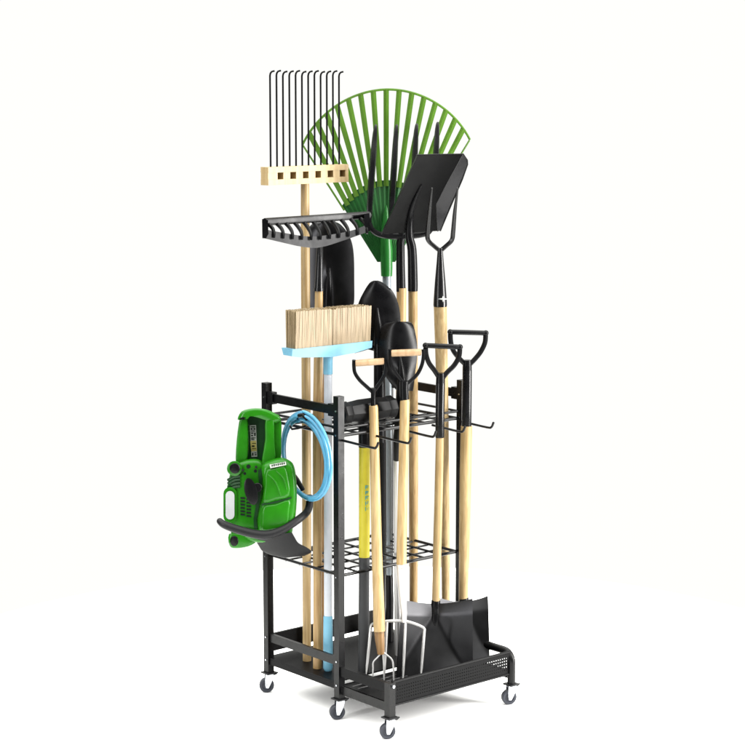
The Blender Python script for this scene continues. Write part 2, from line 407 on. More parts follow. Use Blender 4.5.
bm.faces.new((F1[0],B1[0],B2[0],F2[0])); bm.faces.new((F1[-1],F2[-1],B2[-1],B1[-1]))
link('front_plate', bm, 'gunmetal', t)
bm = NB()                                                   # rear bar
tube(bm, [at(264.5,222,dd(262)+.05), at(290,220.3,dd(290)+.05), at(340,217,dd(340)+.05), at(369,215,dd(369)+.05)], .0105, 8, flat=(FH,.5))
prism(bm, [(262,219),(268,220),(268.5,234),(266,238.5),(262.3,238.3)], dd(264)-.003, dd(264)+.055, .001)
prism(bm, [(364,214),(369.5,213),(370,231),(365,232)], dd(367)-.0, dd(367)+.055, .001)
link('rear_bar', bm, 'steel', t)
for k in range(11):
    x = 269.5+k*9.3; u = (x-263)/106
    yb = 236 + 3*math.sin(math.pi*u)-8*max(0,u-.45); yt = 221-7*u
    bm = NB()
    pix = [(x+4.5,yb+1,dd(x)+.006,1.2),(x+4.4,yb-4,dd(x)+.012,1.6),(x+2.8,yb-8.5,dd(x)+.024,1.9),(x-1.0,(yt+yb)/2-4.0,dd(x)+.038,2.1),(x-6,yt+1,dd(x)+.05,2.0)]
    rod(bm, pix, 8, smooth=4, flat=(FH,1.0)); link('tine', bm, 'steel', t)

# blunt shovel behind the rake poles
b0 = fl(322, 652, ZF); db = dep(b0)
dt = db+.05
t = thing('blunt_shovel', 'black round-shouldered shovel blade raised behind the rake handles at left', 'shovel', b0)
bm = NB(); rod(bm, [(322,652,db,4.4),(326,420,db+.03,4.4),(328,315,dt,4.2)], 14); link('handle', bm, 'woodd', t)
bm = NB()
rows = [(221.5,319,221.5,334),(224,312,224,340),(232,306,232,347),(243,302.5,243,352),(258,301.3,258,354),(280,301.2,280,354.3),(300,301.5,300,354.3),(308,304,306,353)]
def bd(s,tt):
    ridge = .020*max(0,1-abs(s)/.20)*max(0,(tt-.45)/.55)
    return dt-.01+.020*s*s-ridge-.012*tt
sheet(bm, rows, bd, .003, 24, 4); link('blade', bm, 'bladesteel', t, 50)
bm = NB(); rod(bm, [(328,330,dt-.02,5.2),(328,300,dt-.026,5.0),(328.5,282,dt-.026,3.8),(329.5,268,dt-.018,1.0)], 14); link('socket', bm, 'steel', t)

# upside-down broom
b0 = fl(328, 670.5, ZF); db = dep(b0); dt = db+.015
t = thing('push_broom', 'straw bristle broom standing upside down with pale blue head and white handle', 'broom', b0)
bm = NB(); rod(bm, [(328,619,db,4.2),(328,372,dt,4.2)], 18); link('handle', bm, 'white', t)
bm = NB(); rod(bm, [(328,670.5,db,3.6),(328,668,db,5.0),(328,640,db,5.1),(328,617,db,4.8),(328,615.5,db,4.4)], 18); link('end_cap', bm, 'blue', t)
bm = NB(); rod(bm, [(328,374,dt,4.7),(328,360,dt,4.8),(328,350,dt,5.6)], 18); link('socket', bm, 'blue', t)
c0 = at(327, 349, dt); ex = Vector((1,0,0)); hl = .147
# broom head lies along the rack's width
def bl(px, y): return at(px, y, dt+(px-327)*.00235)
bm = NB(); prof = [(287,348.5,355.5),(295,347.9,356.6),(327,344.4,356.2),(350,341.9,352),(366.8,340,346.8)]
vv = []
for px,yt,yb in prof:
    p, q = bl(px,yt), bl(px,yb); n = Vector((-FH.x,-FH.y,0)); nn = Vector((0.0,-1,0))
    vv.append([bm.verts.new(p+nn*.024), bm.verts.new(p-nn*.024), bm.verts.new(q-nn*.016), bm.verts.new(q+nn*.022)])
fs=[]
for a,b in zip(vv,vv[1:]):
    for i in range(4): fs.append(bm.faces.new((a[i],a[(i+1)%4],b[(i+1)%4],b[i])))
fs += [bm.faces.new(vv[0]), bm.faces.new(vv[-1][::-1])]
bevel(bm, fs, .002); link('head', bm, 'blue', t)
bm = NB()                                                   # tufts, each a splayed bundle
ntx, nty = 96, 9
for i in range(ntx):
    for j in range(nty):
        u = (i+.5)/ntx; px = lerp(290.6, 365.4, u)
        if abs(px-327.6) < .75: continue
        y0 = lerp(348.6,340.4,u); y1 = lerp(310.8,305,u)+random.uniform(-.35,.35)+(.8 if abs(px-327.6)<2.5 else 0)
        off = Vector((0,-1,0))*(.020-.0048*j)
        spl = Vector((0,-1,0))*(.004-.001*j)+Vector((1,0,0))*random.uniform(-.0012,.0012)
        p, q = bl(px,y0)+off, bl(px,y1)+off+spl
        tube(bm, [p, (p+q)/2+spl*.1, q], [.0017,.0018,.0019], 5, flat=None)
link('bristles', bm, 'bristle', t)

# ------------------------------------------------------------------ leaf rake
db = 5.66; b0 = fl(389.5, 641, ZF); db = dep(b0); db0 = db; dt = 5.655
t = thing('leaf_rake', 'green plastic fan leaf rake, its wide slatted fan above all shovels', 'rake', b0)
def rake_d(y): return lerp(dt, db0, min(1,max(0,(y-270)/370)))
bm = NB(); rod(bm, [(389.2,577,rake_d(577),2.9),(389.0,430,rake_d(430),3.1),(387,300,dt+.0,4.6),(386.5,262,dt,4.6)], 16); link('handle', bm, 'alu', t)
bm = NB(); rod(bm, [(389.5,641,db0,4.2),(389.5,600,rake_d(600),4.6),(389.3,578,rake_d(578),4.2),(389.2,575,rake_d(575),3.4)], 16); link('grip', bm, 'plastic', t)
bm = NB(); rod(bm, [(386.6,276,dt-.004,6.0),(386.6,268,dt-.004,6.4),(386.3,250,dt-.004,6.6),(386,232,dt-.003,5.2),(386,205,dt,1.5)], 18); link('socket', bm, 'mgreen', t)
FC = (386.2, 275)
def arc(u):            # u -1..1: outer rim in px
    a = u*R(32.2); 
    rr = lerp(185.5, 157.0, abs(u)**1.9)
    return FC[0]+rr*math.sin(a)*(1.0 if u<0 else 1.0), FC[1]-rr*math.cos(a)-(u*2.5)
def fan(u, r):         # r 0..1 from throat to rim
    x,y = arc(u); return lerp(FC[0]+u*9, x, r), lerp(262-0*abs(u), y, r)
def fan_d(u, r): return dt + .03*u*u*r - .012*r
bm = NB()              # solid web
N=40; P=[]
for i in range(N+1):
    u=-1+2*i/N; rt_ = .475
    col=[]
    for j in range(9):
        r = rt_*j/8; x,y=fan(u*.985,r); col.append((x,y,fan_d(u,r)-.0018*(1 if i%2 else -1)*(j/8)))
    P.append(col)
fr=[[bm.verts.new(at(*p)) for p in c] for c in P]; bk=[[bm.verts.new(at(p[0],p[1],p[2]+.004)) for p in c] for c in P]
for i in range(N):
    for j in range(8):
        bm.faces.new((fr[i][j],fr[i][j+1],fr[i+1][j+1],fr[i+1][j])); bm.faces.new((bk[i][j],bk[i+1][j],bk[i+1][j+1],bk[i][j+1]))
    bm.faces.new((fr[i][8],bk[i][8],bk[i+1][8],fr[i+1][8])); bm.faces.new((fr[i][0],fr[i+1][0],bk[i+1][0],bk[i][0]))
for i in (0,N):
    for j in range(8): bm.faces.new((fr[i][j],fr[i][j+1],bk[i][j+1],bk[i][j]))
link('fan_web', bm, 'dgreen', t, 20)
ns = 17
for k in range(ns):
    u = -1+2*k/(ns-1); bm = NB(); edge = k in (0,ns-1)
    hw0, hw1 = (1.0,.9) if edge else (2.5,2.75)
    r0 = .44
    pts=[]
    for j in range(9):
        r=lerp(r0,1.0 if not edge else .995,j/8); x,y=fan(u,r); h=lerp(hw0,hw1,j/8)
        a=u*R(32); pts.append((x,y,h*math.cos(a),h*math.sin(a),fan_d(u,r)-.002))
    A=[[bm.verts.new(at(x-cx,y-cy,d)),bm.verts.new(at(x,y,d-.0015)),bm.verts.new(at(x+cx,y+cy,d)),bm.verts.new(at(x+cx,y+cy,d+.004)),bm.verts.new(at(x-cx,y-cy,d+.004))] for x,y,cx,cy,d in pts]
    for a_,b_ in zip(A,A[1:]):
        for i in range(5): bm.faces.new((a_[i],a_[(i+1)%5],b_[(i+1)%5],b_[i]))
    bm.faces.new(A[0]); bm.faces.new(A[-1][::-1])
    link('tine', bm, 'green', t, 20)
bm = NB(); tube(bm, [at(*arc(-1+2*i/60), fan_d(-1+2*i/60,1)) for i in range(61)], .0036, 8); link('rim', bm, 'green', t)

# ------------------------------------------------------------------ digging fork, scoop, pronged hoe
b0 = fl(400, 640, ZF); db = dep(b0); dt = 5.60
t = thing('digging_fork', 'black four-tined fork raised behind the black scoop, its tines against the green fan', 'garden fork', b0)
bm = NB(); rod(bm, [(400,640,db,4.6),(400,440,lerp(db,dt,.5),4.8),(401.5,288,dt,5.2)], 16); link('handle', bm, 'wood2', t)
bm = NB(); rod(bm, [(401,291.5,dt,5.0),(400.5,265,dt,4.7),(400.5,242,dt-.005,4.4),(402,232,dt-.01,4.6)], 16)
rod(bm, [(369,222,dt-.02,2.6),(372.5,230,dt-.02,3.0),(382,235,dt-.014,3.2),(402,236,dt-.01,4.0),(424,234,dt-.006,3.2),(431,229,dt-.004,2.8),(434,220,dt-.003,2.5)], 10, smooth=4); link('socket', bm, 'steel', t)
for (x0,y0,x1,y1,dz) in ((375.3,124.5,369.3,222,-.02),(396.3,124.5,391,235,-.014),(416.3,123.5,412,235,-.008),(437.3,122,434,222,-.003)):
    bm = NB()
    pix=[(x0+.6,y0,dt+dz+.02,1.0),(x0+.3,y0+3,dt+dz+.018,2.0),(lerp(x0,x1,.1),y0+14,dt+dz+.012,2.9),(lerp(x0,x1,.42),lerp(y0,y1,.4),dt+dz-.004,3.6),(lerp(x0,x1,.8),lerp(y0,y1,.7),dt+dz-.006,3.5),(x1,y1,dt+dz,3.0)]
    rod(bm, pix, 5, smooth=5); link('tine', bm, 'satin', t, 30)

b0 = fl(413.5, 634, ZF); db = dep(b0); dt = 5.50
t = thing('scoop_shovel', 'large flat black scoop with raised sides tilting to the right above the shovels', 'shovel', b0)
bm = NB(); rod(bm, [(413.5,634,db,4.8),(413.5,440,lerp(db,dt,.5),4.9),(412.8,284,dt,4.8)], 16); link('handle', bm, 'wood2', t)
bm = NB(); rod(bm, [(412.8,291,dt,5.1),(412.8,281,dt-.001,5.2),(412,250,dt-.006,4.8),(409.3,236,dt-.008,4.3),(410,218,dt-.020,3.4),(413.5,203,dt-.040,2.2),(421.5,185,dt-.063,.7)], 16, smooth=4); link('socket', bm, 'steel', t)
bm = NB(); 
def sc(x,y,o=0):       # the tilted pan: nearer as it rises
    return at(x,y,dt-.004-(234-y)*.00135+o)
def scd(y): return dt-.004-(234-y)*.00135
# pan surface
U=14;V=14; g=[]
for j in range(V+1):
    v=j/V; row=[]
    xl,yl=lerp(380.7,416.4,v),lerp(234.2,155.3,v)
    xr,yr = (lerp(438,436.5,v/.36),lerp(231,203,v/.36)) if v<.36 else (lerp(436.5,463.2,(v-.36)/.64),lerp(203,154.3,(v-.36)/.64))
    for i in range(U+1):
        s=i/U; x,y=lerp(xl,xr,s),lerp(yl,yr,s)
        row.append((x,y,scd(y)+.010*math.sin(math.pi*s)))
    g.append(row)
fr=[[bm.verts.new(at(*p)) for p in r] for r in g]; bk=[[bm.verts.new(at(p[0],p[1],p[2]+.0025)) for p in r] for r in g]
for j in range(V):
    for i in range(U):
        bm.faces.new((fr[j][i],fr[j][i+1],fr[j+1][i+1],fr[j+1][i])); bm.faces.new((bk[j][i],bk[j+1][i],bk[j+1][i+1],bk[j][i+1]))
def rim(a,b):
    for k in range(len(a)-1): bm.faces.new((a[k],a[k+1],b[k+1],b[k]))
rim(fr[0],bk[0]); rim(fr[-1],bk[-1]); rim([r[0] for r in fr],[r[0] for r in bk]); rim([r[-1] for r in fr],[r[-1] for r in bk])
link('pan', bm, 'iron', t)
bm = NB()               # right raised side; light falling on it is put into its lighter grey
edge=[(438,231.3),(436.8,216),(437,204),(446,187),(455,170.5),(463.4,154.3)]
outer=[(440.6,231.0),(444.5,221.5),(449,211),(456,194),(462.5,178),(467.6,163.5)]
edge=[((lerp(438,436.5,(231-y)/28) if y>203 else lerp(436.5,463.2,(203-y)/48.7))-.4,y) for x,y in edge]
outer=[(440.4,230.6),(444.0,221.5),(448.6,211),(456,194.5),(462.4,179),(467.3,165.0)]
a=[bm.verts.new(at(x+.3,y,scd(y)-.0010)) for x,y in edge]; b=[bm.verts.new(at(x,y,scd(y)+.026)) for x,y in outer]
a2=[bm.verts.new(at(x-.3,y,scd(y)+.003)) for x,y in edge]; b2=[bm.verts.new(at(x-.8,y,scd(y)+.027)) for x,y in outer]
for k in range(5):
    bm.faces.new((a[k],b[k],b[k+1],a[k+1])); bm.faces.new((a2[k],a2[k+1],b2[k+1],b2[k])); bm.faces.new((b[k],b2[k],b2[k+1],b[k+1]))
bm.faces.new((a[0],a2[0],b2[0],b[0])); bm.faces.new((a[5],b[5],b2[5],a2[5]))
link('side_wall', bm, 'gunmetal', t)
bm = NB(); tube(bm, [at(x,y,scd(y)-.001) for x,y in edge], .0013, 8); link('fold_highlight_rod', bm, 'satin', t)  # thin rod added along the fold to give a highlight line
bm = NB(); tube(bm, [at(467.4,160.2,scd(160)+.020), at(467.6,164.5,scd(165)+.026), at(462.4,179.3,scd(179)+.026), at(448.6,211.3,scd(211)+.026), at(440.4,231,scd(231)+.026)], .0018, 8)
tube(bm, [at(416.4,155.0,scd(155)+.001), at(440,154.4,scd(154)+.011), at(463.4,154.0,scd(154)), at(467.4,160.2,scd(160)+.020)], .0018, 8); link('rolled_edge', bm, 'steel', t)
bm = NB(); f=[bm.verts.new(p) for p in (at(463.2,154.6,scd(154)), at(467.4,160.2,scd(160)+.020), at(467.3,165.0,scd(165)+.026))]; g_=[bm.verts.new(at(462.6,155.2,scd(155)+.003)), bm.verts.new(at(466.6,160.4,scd(160)+.023)), bm.verts.new(at(466.5,165,scd(165)+.029))]
bm.faces.new(f); bm.faces.new(g_[::-1])
for k in range(3): bm.faces.new((f[k],g_[k],g_[(k+1)%3],f[(k+1)%3]))
link('corner_gusset', bm, 'gunmetal', t)  # same lighter grey as the right side, standing in for light
bm = NB()
prism(bm, [(380,234.6),(381.4,234.6),(417.2,155),(416,154.6)], 5.36, 5.5, 0) if False else None
e=[(380.7,234.2),(398.5,194.8),(416.4,155.3)]
a=[at(x,y,scd(y)) for x,y in e]; n=Vector((0,-1,0))
f0=[bm.verts.new(p) for p in a]; f1=[bm.verts.new(p+Vector((-.012,-.018,.0))) for p in a]
g0=[bm.verts.new(p+Vector((.002,.002,0))) for p in a]; g1=[bm.verts.new(p+Vector((-.0100,-.0162,.0))) for p in a]
for k in range(2):
    bm.faces.new((f0[k],f1[k],f1[k+1],f0[k+1])); bm.faces.new((g0[k],g0[k+1],g1[k+1],g1[k])); bm.faces.new((f1[k],g1[k],g1[k+1],f1[k+1]))
link('side_wall', bm, 'steel', t)

b0 = fl(446, 640, ZF); db = dep(b0); dt = 5.43
t = thing('pronged_fork', 'black two-pronged fork with a star emblem on its socket, wood handle behind D-grips', 'garden fork', b0)
bm = NB(); rod(bm, [(446,640,db,4.4),(445.5,560,lerp(db,dt,.25),4.7),(443,420,lerp(db,dt,.65),6.0),(440.2,304,dt,6.8)], 18); link('handle', bm, 'wood', t)
bm = NB(); rod(bm, [(440.2,306.5,dt,6.9),(440.2,304.5,dt,7.1),(440.2,300,dt,6.9),(440.2,280,dt,5.4),(440.2,262,dt,3.7),(440.2,248,dt,2.6)], 20); soc = link('socket', bm, 'satin', t)
bm = NB(); st=[]
for k in range(8):
    a=math.pi/4*k; r_=(5.0 if k%4==0 else 3.2) if k%2==0 else 1.3
    st.append((443+r_*math.cos(a), 299+r_*math.sin(a)))
f=[bm.verts.new(at(x,y,dt-.0195+abs(x-440.2)**2*.00020)) for x,y in st]; c=bm.verts.new(at(443,299,dt-.0205))
for k in range(8): bm.faces.new((c,f[k],f[(k+1)%8]))
link('star_emblem', bm, 'decal', soc)
for pix in ([(440.2,251,dt,2.4),(434,246,dt,2.3),(428.4,240.5,dt-.002,2.4),(427.6,233,dt-.012,2.4),(429.3,212,dt-.045,1.8),(432,188,dt-.085,.8)],
            [(440.2,251,dt,2.4),(446,246,dt,2.3),(451.8,240,dt-.002,2.4),(453.2,231,dt-.012,2.4),(455.0,210,dt-.045,1.9),(457.8,188,dt-.085,.8)]):
    bm = NB(); rod(bm, pix, 10, smooth=4); link('prong', bm, 'satin', t)

# ------------------------------------------------------------------ round point shovel and small shovel
b0 = fl(382, 652, ZF); db = dep(b0); dt = 5.44
t = thing('round_point_shovel', 'black pointed shovel blade raised behind the broom head, with a foot step', 'shovel', b0)
bm = NB(); rod(bm, [(382,652,db,3.4),(382.5,470,lerp(db,dt,.6),3.6),(382,432,dt,4.0)], 14); link('handle', bm, 'plastic', t)
bm = NB()
rows=[(280.6,373.5,280.6,378),(283,369.5,283,383.5),(291,364.2,291,392.5),(303,358.5,303,398),(316,356.6,316,400.3),(330,359.5,330,400),(342,364,342,397),(349,369,349,393)]
def bd(s,tt): 
    ridge=.016*max(0,1-abs(s)/.35)*max(0,(tt-.4)/.6)
    return dt-.012+.028*s*s*(.4+.6*tt)-ridge
sheet(bm, rows, bd, .003, 24, 5)
rod(bm, [(354.3,351.5,dt+.004,1.9),(360,350,dt+.003,2.0),(368,347.5,dt,2.2),(374,349,dt-.006,2.2)], 8)
link('blade', bm, 'steel', t)
bm = NB(); rod(bm, [(379.8,442,dt,6.0),(379.6,400,dt-.003,6.2),(379.3,365,dt-.01,5.8),(379,345,dt-.018,5.6),(378,325,dt-.018,4.0),(377,308,dt-.010,1.5)], 16); link('socket', bm, 'steel', t)

b0 = fl(398, 655, ZF); db = dep(b0); dt = 5.395
t = thing('transplanting_shovel', 'small black shovel blade raised behind a wooden D-grip, on a silver pole', 'shovel', b0)
bm = NB(); rod(bm, [(398,655,db,3.4),(396.8,560,lerp(db,dt,.4),3.3),(396.6,458,lerp(db,dt,.85),3.4)], 16); link('handle', bm, 'silver', t)
bm = NB()
rows=[(321.6,388.5,321.6,409),(323.5,384.5,324,412.5),(330,381,331,415),(345,379,345,417.2),(360,380,360,417),(374,384.5,374,415),(384,391,384,414),(391,397,391,413)]
def bd(s,tt):
    ridge=.014*max(0,1-abs(s)/.3)*max(0,(tt-.5)/.5)
    return dt-.012+.024*s*s-ridge-.01*tt
sheet(bm, rows, bd, .003, 24, 5); link('blade', bm, 'steel', t)
bm = NB(); rod(bm, [(396.6,460,lerp(db,dt,.85),3.6),(397.5,440,dt-.01,4.6),(401.5,408,dt-.01,6.4),(402,385,dt-.022,5.4),(401,368,dt-.022,3.2),(400,356,dt-.014,1.0)], 16); link('socket', bm, 'plastic', t)

# ------------------------------------------------------------------ sledgehammer
b0 = fl(363.2, 672, ZF); db = dep(b0); dt = db+.02
t = thing('sledgehammer', 'sledgehammer standing head up with bright yellow handle and grey grip', 'sledgehammer', b0)
bm = NB(); rod(bm, [(363.2,672,db,5.2),(363.4,670,db,5.6),(364,600,db+.004,5.7),(364.2,557,db+.008,5.6)], 18); link('grip', bm, 'grey', t)
bm = NB(); rod(bm, [(364.2,558,db+.008,5.5),(364.4,500,db+.012,5.7),(364.3,445,dt,5.6)], 18); hd_ = link('handle', bm, 'yellow', t)
bm = NB(); rod(bm, [(364.3,447,dt,5.9),(364.2,425,dt,6.0)], 18); link('collar', bm, 'plastic', t)
bm = NB(); c = at(366,410.5,dt); r_ = .033
pts=[c+Vector((a,0,0)) for a in (-.095,-.090,-.072,-.066,-.03,.03,.066,.072,.090,.095)]
tube(bm, pts, [r_*.90,r_,r_,r_*.92,r_*1.02,r_*1.02,r_*.92,r_,r_,r_*.90], 8); link('head', bm, 'iron', t, 25)
bm = NB()                                                   # teal printed marks
for (y0,y1) in ((485.5,489.5),(491,494.5),(496,500),(501.5,505.5),(507,511)):
    for (xa,xb,ya,yb) in ((365.2,366.0,y0,y1),(365.2,368.6,y0,y0+.9),(365.2,368.2,(y0+y1)/2-.4,(y0+y1)/2+.4)):
        q=[at(x,y,dep(at(364.3,y,db+.012))-PX*math.sqrt(max(0,5.95**2-(x-364.35)**2))) for x,y in ((xa,ya),(xb,ya),(xb,yb),(xa,yb))]
        bm.faces.new([bm.verts.new(p) for p in q])
link('printed_label', bm, 'teal', hd_)

# ------------------------------------------------------------------ front row: D-handled tools
def dgrip(t, pL, pR, neck, d, bar_r, arm_r, m_bar, m_arm, over=1.5, drop=10, loc_mid=None):
    """grip bar between two arms that curve into a neck"""
    bm = NB(); (xl,yl),(xr,yr) = pL,pR
    rod(bm, [(xl,yl,d-.012,bar_r*.92),(xl+.8,yl,d-.012,bar_r),((xl+xr)/2,(yl+yr)/2,d,bar_r*1.04),(xr-.8,yr,d+.012,bar_r),(xr,yr,d+.012,bar_r*.92)], 14); g = link('grip', bm, m_bar, t)
    return g
def yoke(t, left, right, neckpts, d, r, m):
    bm = NB()
    rod(bm, [(x,y,d-.012*(1-k/(len(left)-1)),r) for k,(x,y) in enumerate(left)], 10, smooth=4)
    rod(bm, [(x,y,d+.012*(1-k/(len(right)-1)),r) for k,(x,y) in enumerate(right)], 10, smooth=4)
    rod(bm, [(x,y,d+o,rr) for x,y,rr,o in neckpts], 16)
    return link('yoke', bm, m, t)

# 1: wooden grip + small wire cultivator
b0 = fl(383.5, 684, ZF-.011); db = dep(b0); dt = db+.06
t = thing('hand_cultivator', 'wooden D-grip tool in front, leftmost, ending in a small wire claw', 'cultivator', b0)
dgrip(t, (355.5,363.2), (384,361.2), None, dt, 3.3, 0, 'grip', 0)
yoke(t, [(354,360),(353.9,366),(355,373),(360,380.5),(367,387),(372.5,392)], [(385.3,359.5),(386.3,365),(385.6,372),(382,380),(377,387),(373.5,392)],
     [(373.2,388,3.6,0),(373.2,393,2.4,0),(373.2,402,2.4,0),(373.2,412,2.6,0)], dt, 1.9, 'plastic')
bm = NB(); rod(bm, [(373.2,405.5,dt,4.3),(373.5,408,dt,4.6),(375,470,lerp(dt,db,.25),5.0),(376.8,550,lerp(dt,db,.55),5.4),(379.3,631,lerp(dt,db,.85),6.0)], 18); link('handle', bm, 'wood', t)
bm = NB(); rod(bm, [(379,629,lerp(dt,db,.85)+.004,5.2),(379.8,640,lerp(dt,db,.88),4.8),(381,654,lerp(dt,db,.92),3.6)], 14); link('shaft_end', bm, 'woodd', t)
dm=lerp(dt,db,.95)
for pix in ([(382.6,652,dm,1.0),(378,657,dm,.9),(373.4,662,dm,.9),(373,668,dm,.9),(372.8,677,dm,.8)],[(382.6,652,dm,1.0),(383.4,660,dm,.9),(384,670,dm,.9),(384,683,dm,.8)],[(382.6,652,dm,1.0),(387.5,655.5,dm,.9),(392,660,dm,.9),(393.4,668,dm,.9),(393.6,682,dm,.8)]):
    bm = NB(); rod(bm, pix, 8, smooth=3); link('tine', bm, 'silver', t)

# 2: wooden grip + silver spading fork
b0 = fl(395, 682, ZF-.011); db = dep(b0); dt = 5.27
t = thing('spading_fork', 'silver four-tined spading fork standing on its tines, with a wooden D-grip', 'garden fork', b0)
dgrip(t, (391.3,353.2), (421.3,352.2), None, dt, 3.4, 0, 'grip', 0)
yoke(t, [(390,349.5),(390,356),(391.2,364),(395,372),(400,379),(403.6,384)], [(423.2,349.3),(423.6,355),(422,364.5),(417.5,374),(411,380.5),(405,385)],
     [(404.2,381,4.6,0),(404,388,4.4,0),(404.6,402,4.4,0)], dt, 1.9, 'plastic')
bm = NB(); rod(bm, [(404.8,399.5,dt,4.5),(404.9,402,dt,4.9),(404,440,lerp(dt,db,.15),5.0),(402.5,500,lerp(dt,db,.4),5.0),(401.3,568,lerp(dt,db,.65),5.2)], 18); link('handle', bm, 'wood', t)
df = lerp(dt,db,.82)
bm = NB(); rod(bm, [(401.2,564,lerp(dt,db,.64),5.4),(401.4,575,lerp(dt,db,.66),5.0),(403,600,lerp(dt,db,.74),4.0),(404,612,df,3.2),(404.2,622,df,2.6)], 16); link('socket', bm, 'silver', t)
bm = NB(); rod(bm, [(370.6,629,df,1.5),(371.2,625.6,df,1.5),(374,623.6,df,1.5),(387,621.2,df,1.6),(404,621.2,df,1.7),(415,624,df,1.6),(422.5,627.3,df,1.5),(424.6,630,df,1.5)], 10, smooth=3); link('shoulder', bm, 'silver', t)
for (x0,y0,x1,y1) in ((370.8,627,366,676),(387,621.5,383.8,681),(405.6,621.5,402.8,682),(424.5,629,420.8,677.5)):
    bm = NB(); rod(bm, [(x0,y0,df,1.5),(lerp(x0,x1,.4),lerp(y0,y1,.4),df+.004,1.55),(lerp(x0,x1,.8),lerp(y0,y1,.8),df,1.3),(x1,y1,db,.5)], 10); link('tine', bm, 'silver', t)

# 3 and 4: black D-grips + square blades
def dshovel(lab, gl, gr, aL, aR, neck, sleeve, woodpts, bladerows, dtop, dbot, base, ridge_x, socket, fold):
    t = thing('square_shovel', lab, 'shovel', base)
    dgrip(t, gl, gr, None, dtop, 2.6, 0, 'plastic', 0)
    yk = yoke(t, aL, aR, neck, dtop, 2.6, 'plastic')
    for (x,y),o in ((gl,-.012),(gr,.012)): bm = NB(); ball(bm, at(x,y,dtop+o), 3.0*PX); link('grip_end', bm, 'plastic', yk)
    bm = NB(); rod(bm, sleeve, 18); link('sleeve', bm, 'satin', t)
    bm = NB(); rod(bm, woodpts, 18); link('handle', bm, 'wood', t)
    bm = NB(); n = len(bladerows)
    def bd(s,tt):
        s2 = s-ridge_x; e = abs(s2)-max(0, tt-.20)*1.15
        wing = -fold*(math.sqrt(e*e+.0005)+e)*.5            # side wings folded up beyond a flat middle triangle
        return dbot+.020*s+wing-.085*tt+.045
    sheet(bm, bladerows, bd, .0025, 60, 6, dip=4.5); link('blade', bm, 'bladesteel', t, 50)
    bm = NB(); rod(bm, socket, 16, smooth=4); link('socket', bm, 'steel', t)
    return t
db3 = 5.29; b0 = at(434,ypx(434,db3,.096),db3)
dshovel('black shovel with black D-grip, its square blade in front, overlapping the other square blade',
  (425.5,345.5),(460,347),
  [(425.6,348),(426.2,355),(429,363),(434.5,370.5),(440,379)], [(459.8,349),(458.8,357),(454,365.5),(447,372.5),(442,379)],
  [(440.7,373,4.0,0),(440.5,380,4.6,0),(440.3,386,4.6,0)],
  [(440.4,383,5.33,4.7),(440,410,5.33,4.6),(439.8,436,5.33,4.7),(439.8,437.5,5.33,4.4)],
  [(439.8,436,5.33,4.1),(438.5,500,5.333,4.3),(436.6,570,5.336,4.4),(435.8,604,5.334,4.2)],
  [(599.5,402.6,598.5,472.5),(604,402,602,472.6),(612,401,610,472.6),(630,399.5,630,472.7),(655,397.4,655,472.8),(ypx(396,db3-.06,.096),396,ypx(473,db3+.03,.096),473)],
  5.33, db3, b0, -.08, [(435.8,600,db3+.046,4.6),(435.6,608,db3+.040,4.9),(435.4,617,db3+.030,4.8),(435.2,625,db3+.023,3.6),(435,634,db3+.020,.8)], .060)
db4 = 5.385; b0 = at(466,ypx(466,db4,.096),db4)
dshovel('black shovel with black D-grip, rightmost of all tools, its square blade behind the other',
  (450.3,332),(485.8,333),
  [(450.3,334),(450.8,342),(453,350),(458.5,357.5),(465,364)], [(485.6,335),(484.8,343),(480.5,352),(474.5,359.5),(469,365)],
  [(467.2,360,4.2,0),(467.2,367,4.8,0),(467.1,374,4.8,0)],
  [(467.2,370,5.40,4.9),(467,400,5.40,4.9),(466.6,426,5.40,5.0),(466.6,427.5,5.40,4.7)],
  [(466.5,426,5.40,5.9),(465.6,470,5.395,6.1),(464.4,540,5.415,5.6),(463.4,600,5.43,5.0)],
  [(598,440,595.8,487.5),(601,440,598,488),(612,440,610,488.5),(630,440,628,489),(645,440,643,489.4),(ypx(440,db4-.06,.096),440,ypx(489,db4+.03,.096),489.6)],
  5.40, db4, b0, .08, [(463.6,597,db4+.046,5.2),(463.8,602,db4+.042,5.2),(464,610,db4+.033,4.6),(464.2,622,db4+.028,1.5)], .024)

# ------------------------------------------------------------------ hose coil on the left end
hc = at(306.5, 456, 5.27)
xh = -.028
t = thing('hose_coil', 'light blue hose coiled in loops and hung on the left end of the rack', 'hose', (xh, .13, .60))
def onx(px,py,x):
    r = ray(px,py); k=(x-CAM.x)/r.x; return CAM+r*k
loops = [(307,457,25.6,45.5,0),(305.6,457.4,21.4,40.0,0),(306.6,456.6,24.2,43.8,0),(304.2,458.2,19.0,37.0,0),(307.6,456.4,24.8,44.4,0),(305.0,458.6,20.2,39.2,0),(306.6,456,23.4,42,0),(304.6,457.4,19.8,38.2,0),(306,457,22.4,41.4,0)]
bm = NB(); path=[]
for k,(cx,cy,a,b,ph) in enumerate(loops):
    for i in range(40):
        f=i/40; n=loops[(k+1)%len(loops)] if k<len(loops)-1 else loops[k]
        A=2*math.pi*f-math.pi/2
        ax_,ay_=lerp(a,n[2],f),lerp(b,n[3],f); X,Y=lerp(cx,n[0],f),lerp(cy,n[1],f)
        sk=.16*ay_*math.sin(A)                                  # loops lean with the rack's side
        p=onx(X+ax_*math.cos(A)+sk*.55, Y+ay_*math.sin(A)+.14*ax_*math.cos(A), xh-.012+.0055*((k*5)%8)+.003*math.sin(A*2+k))
        path.append(p)
tube(bm, path, .0043, 10); link('coil', bm, 'hose', t)
bm = NB(); e=path[-1]; tube(bm, [e, e+Vector((.0,-.02,.004)), e+Vector((0,-.035,-.006))], [.0058,.0062,.0050], 12); link('connector', bm, 'plastic', t)

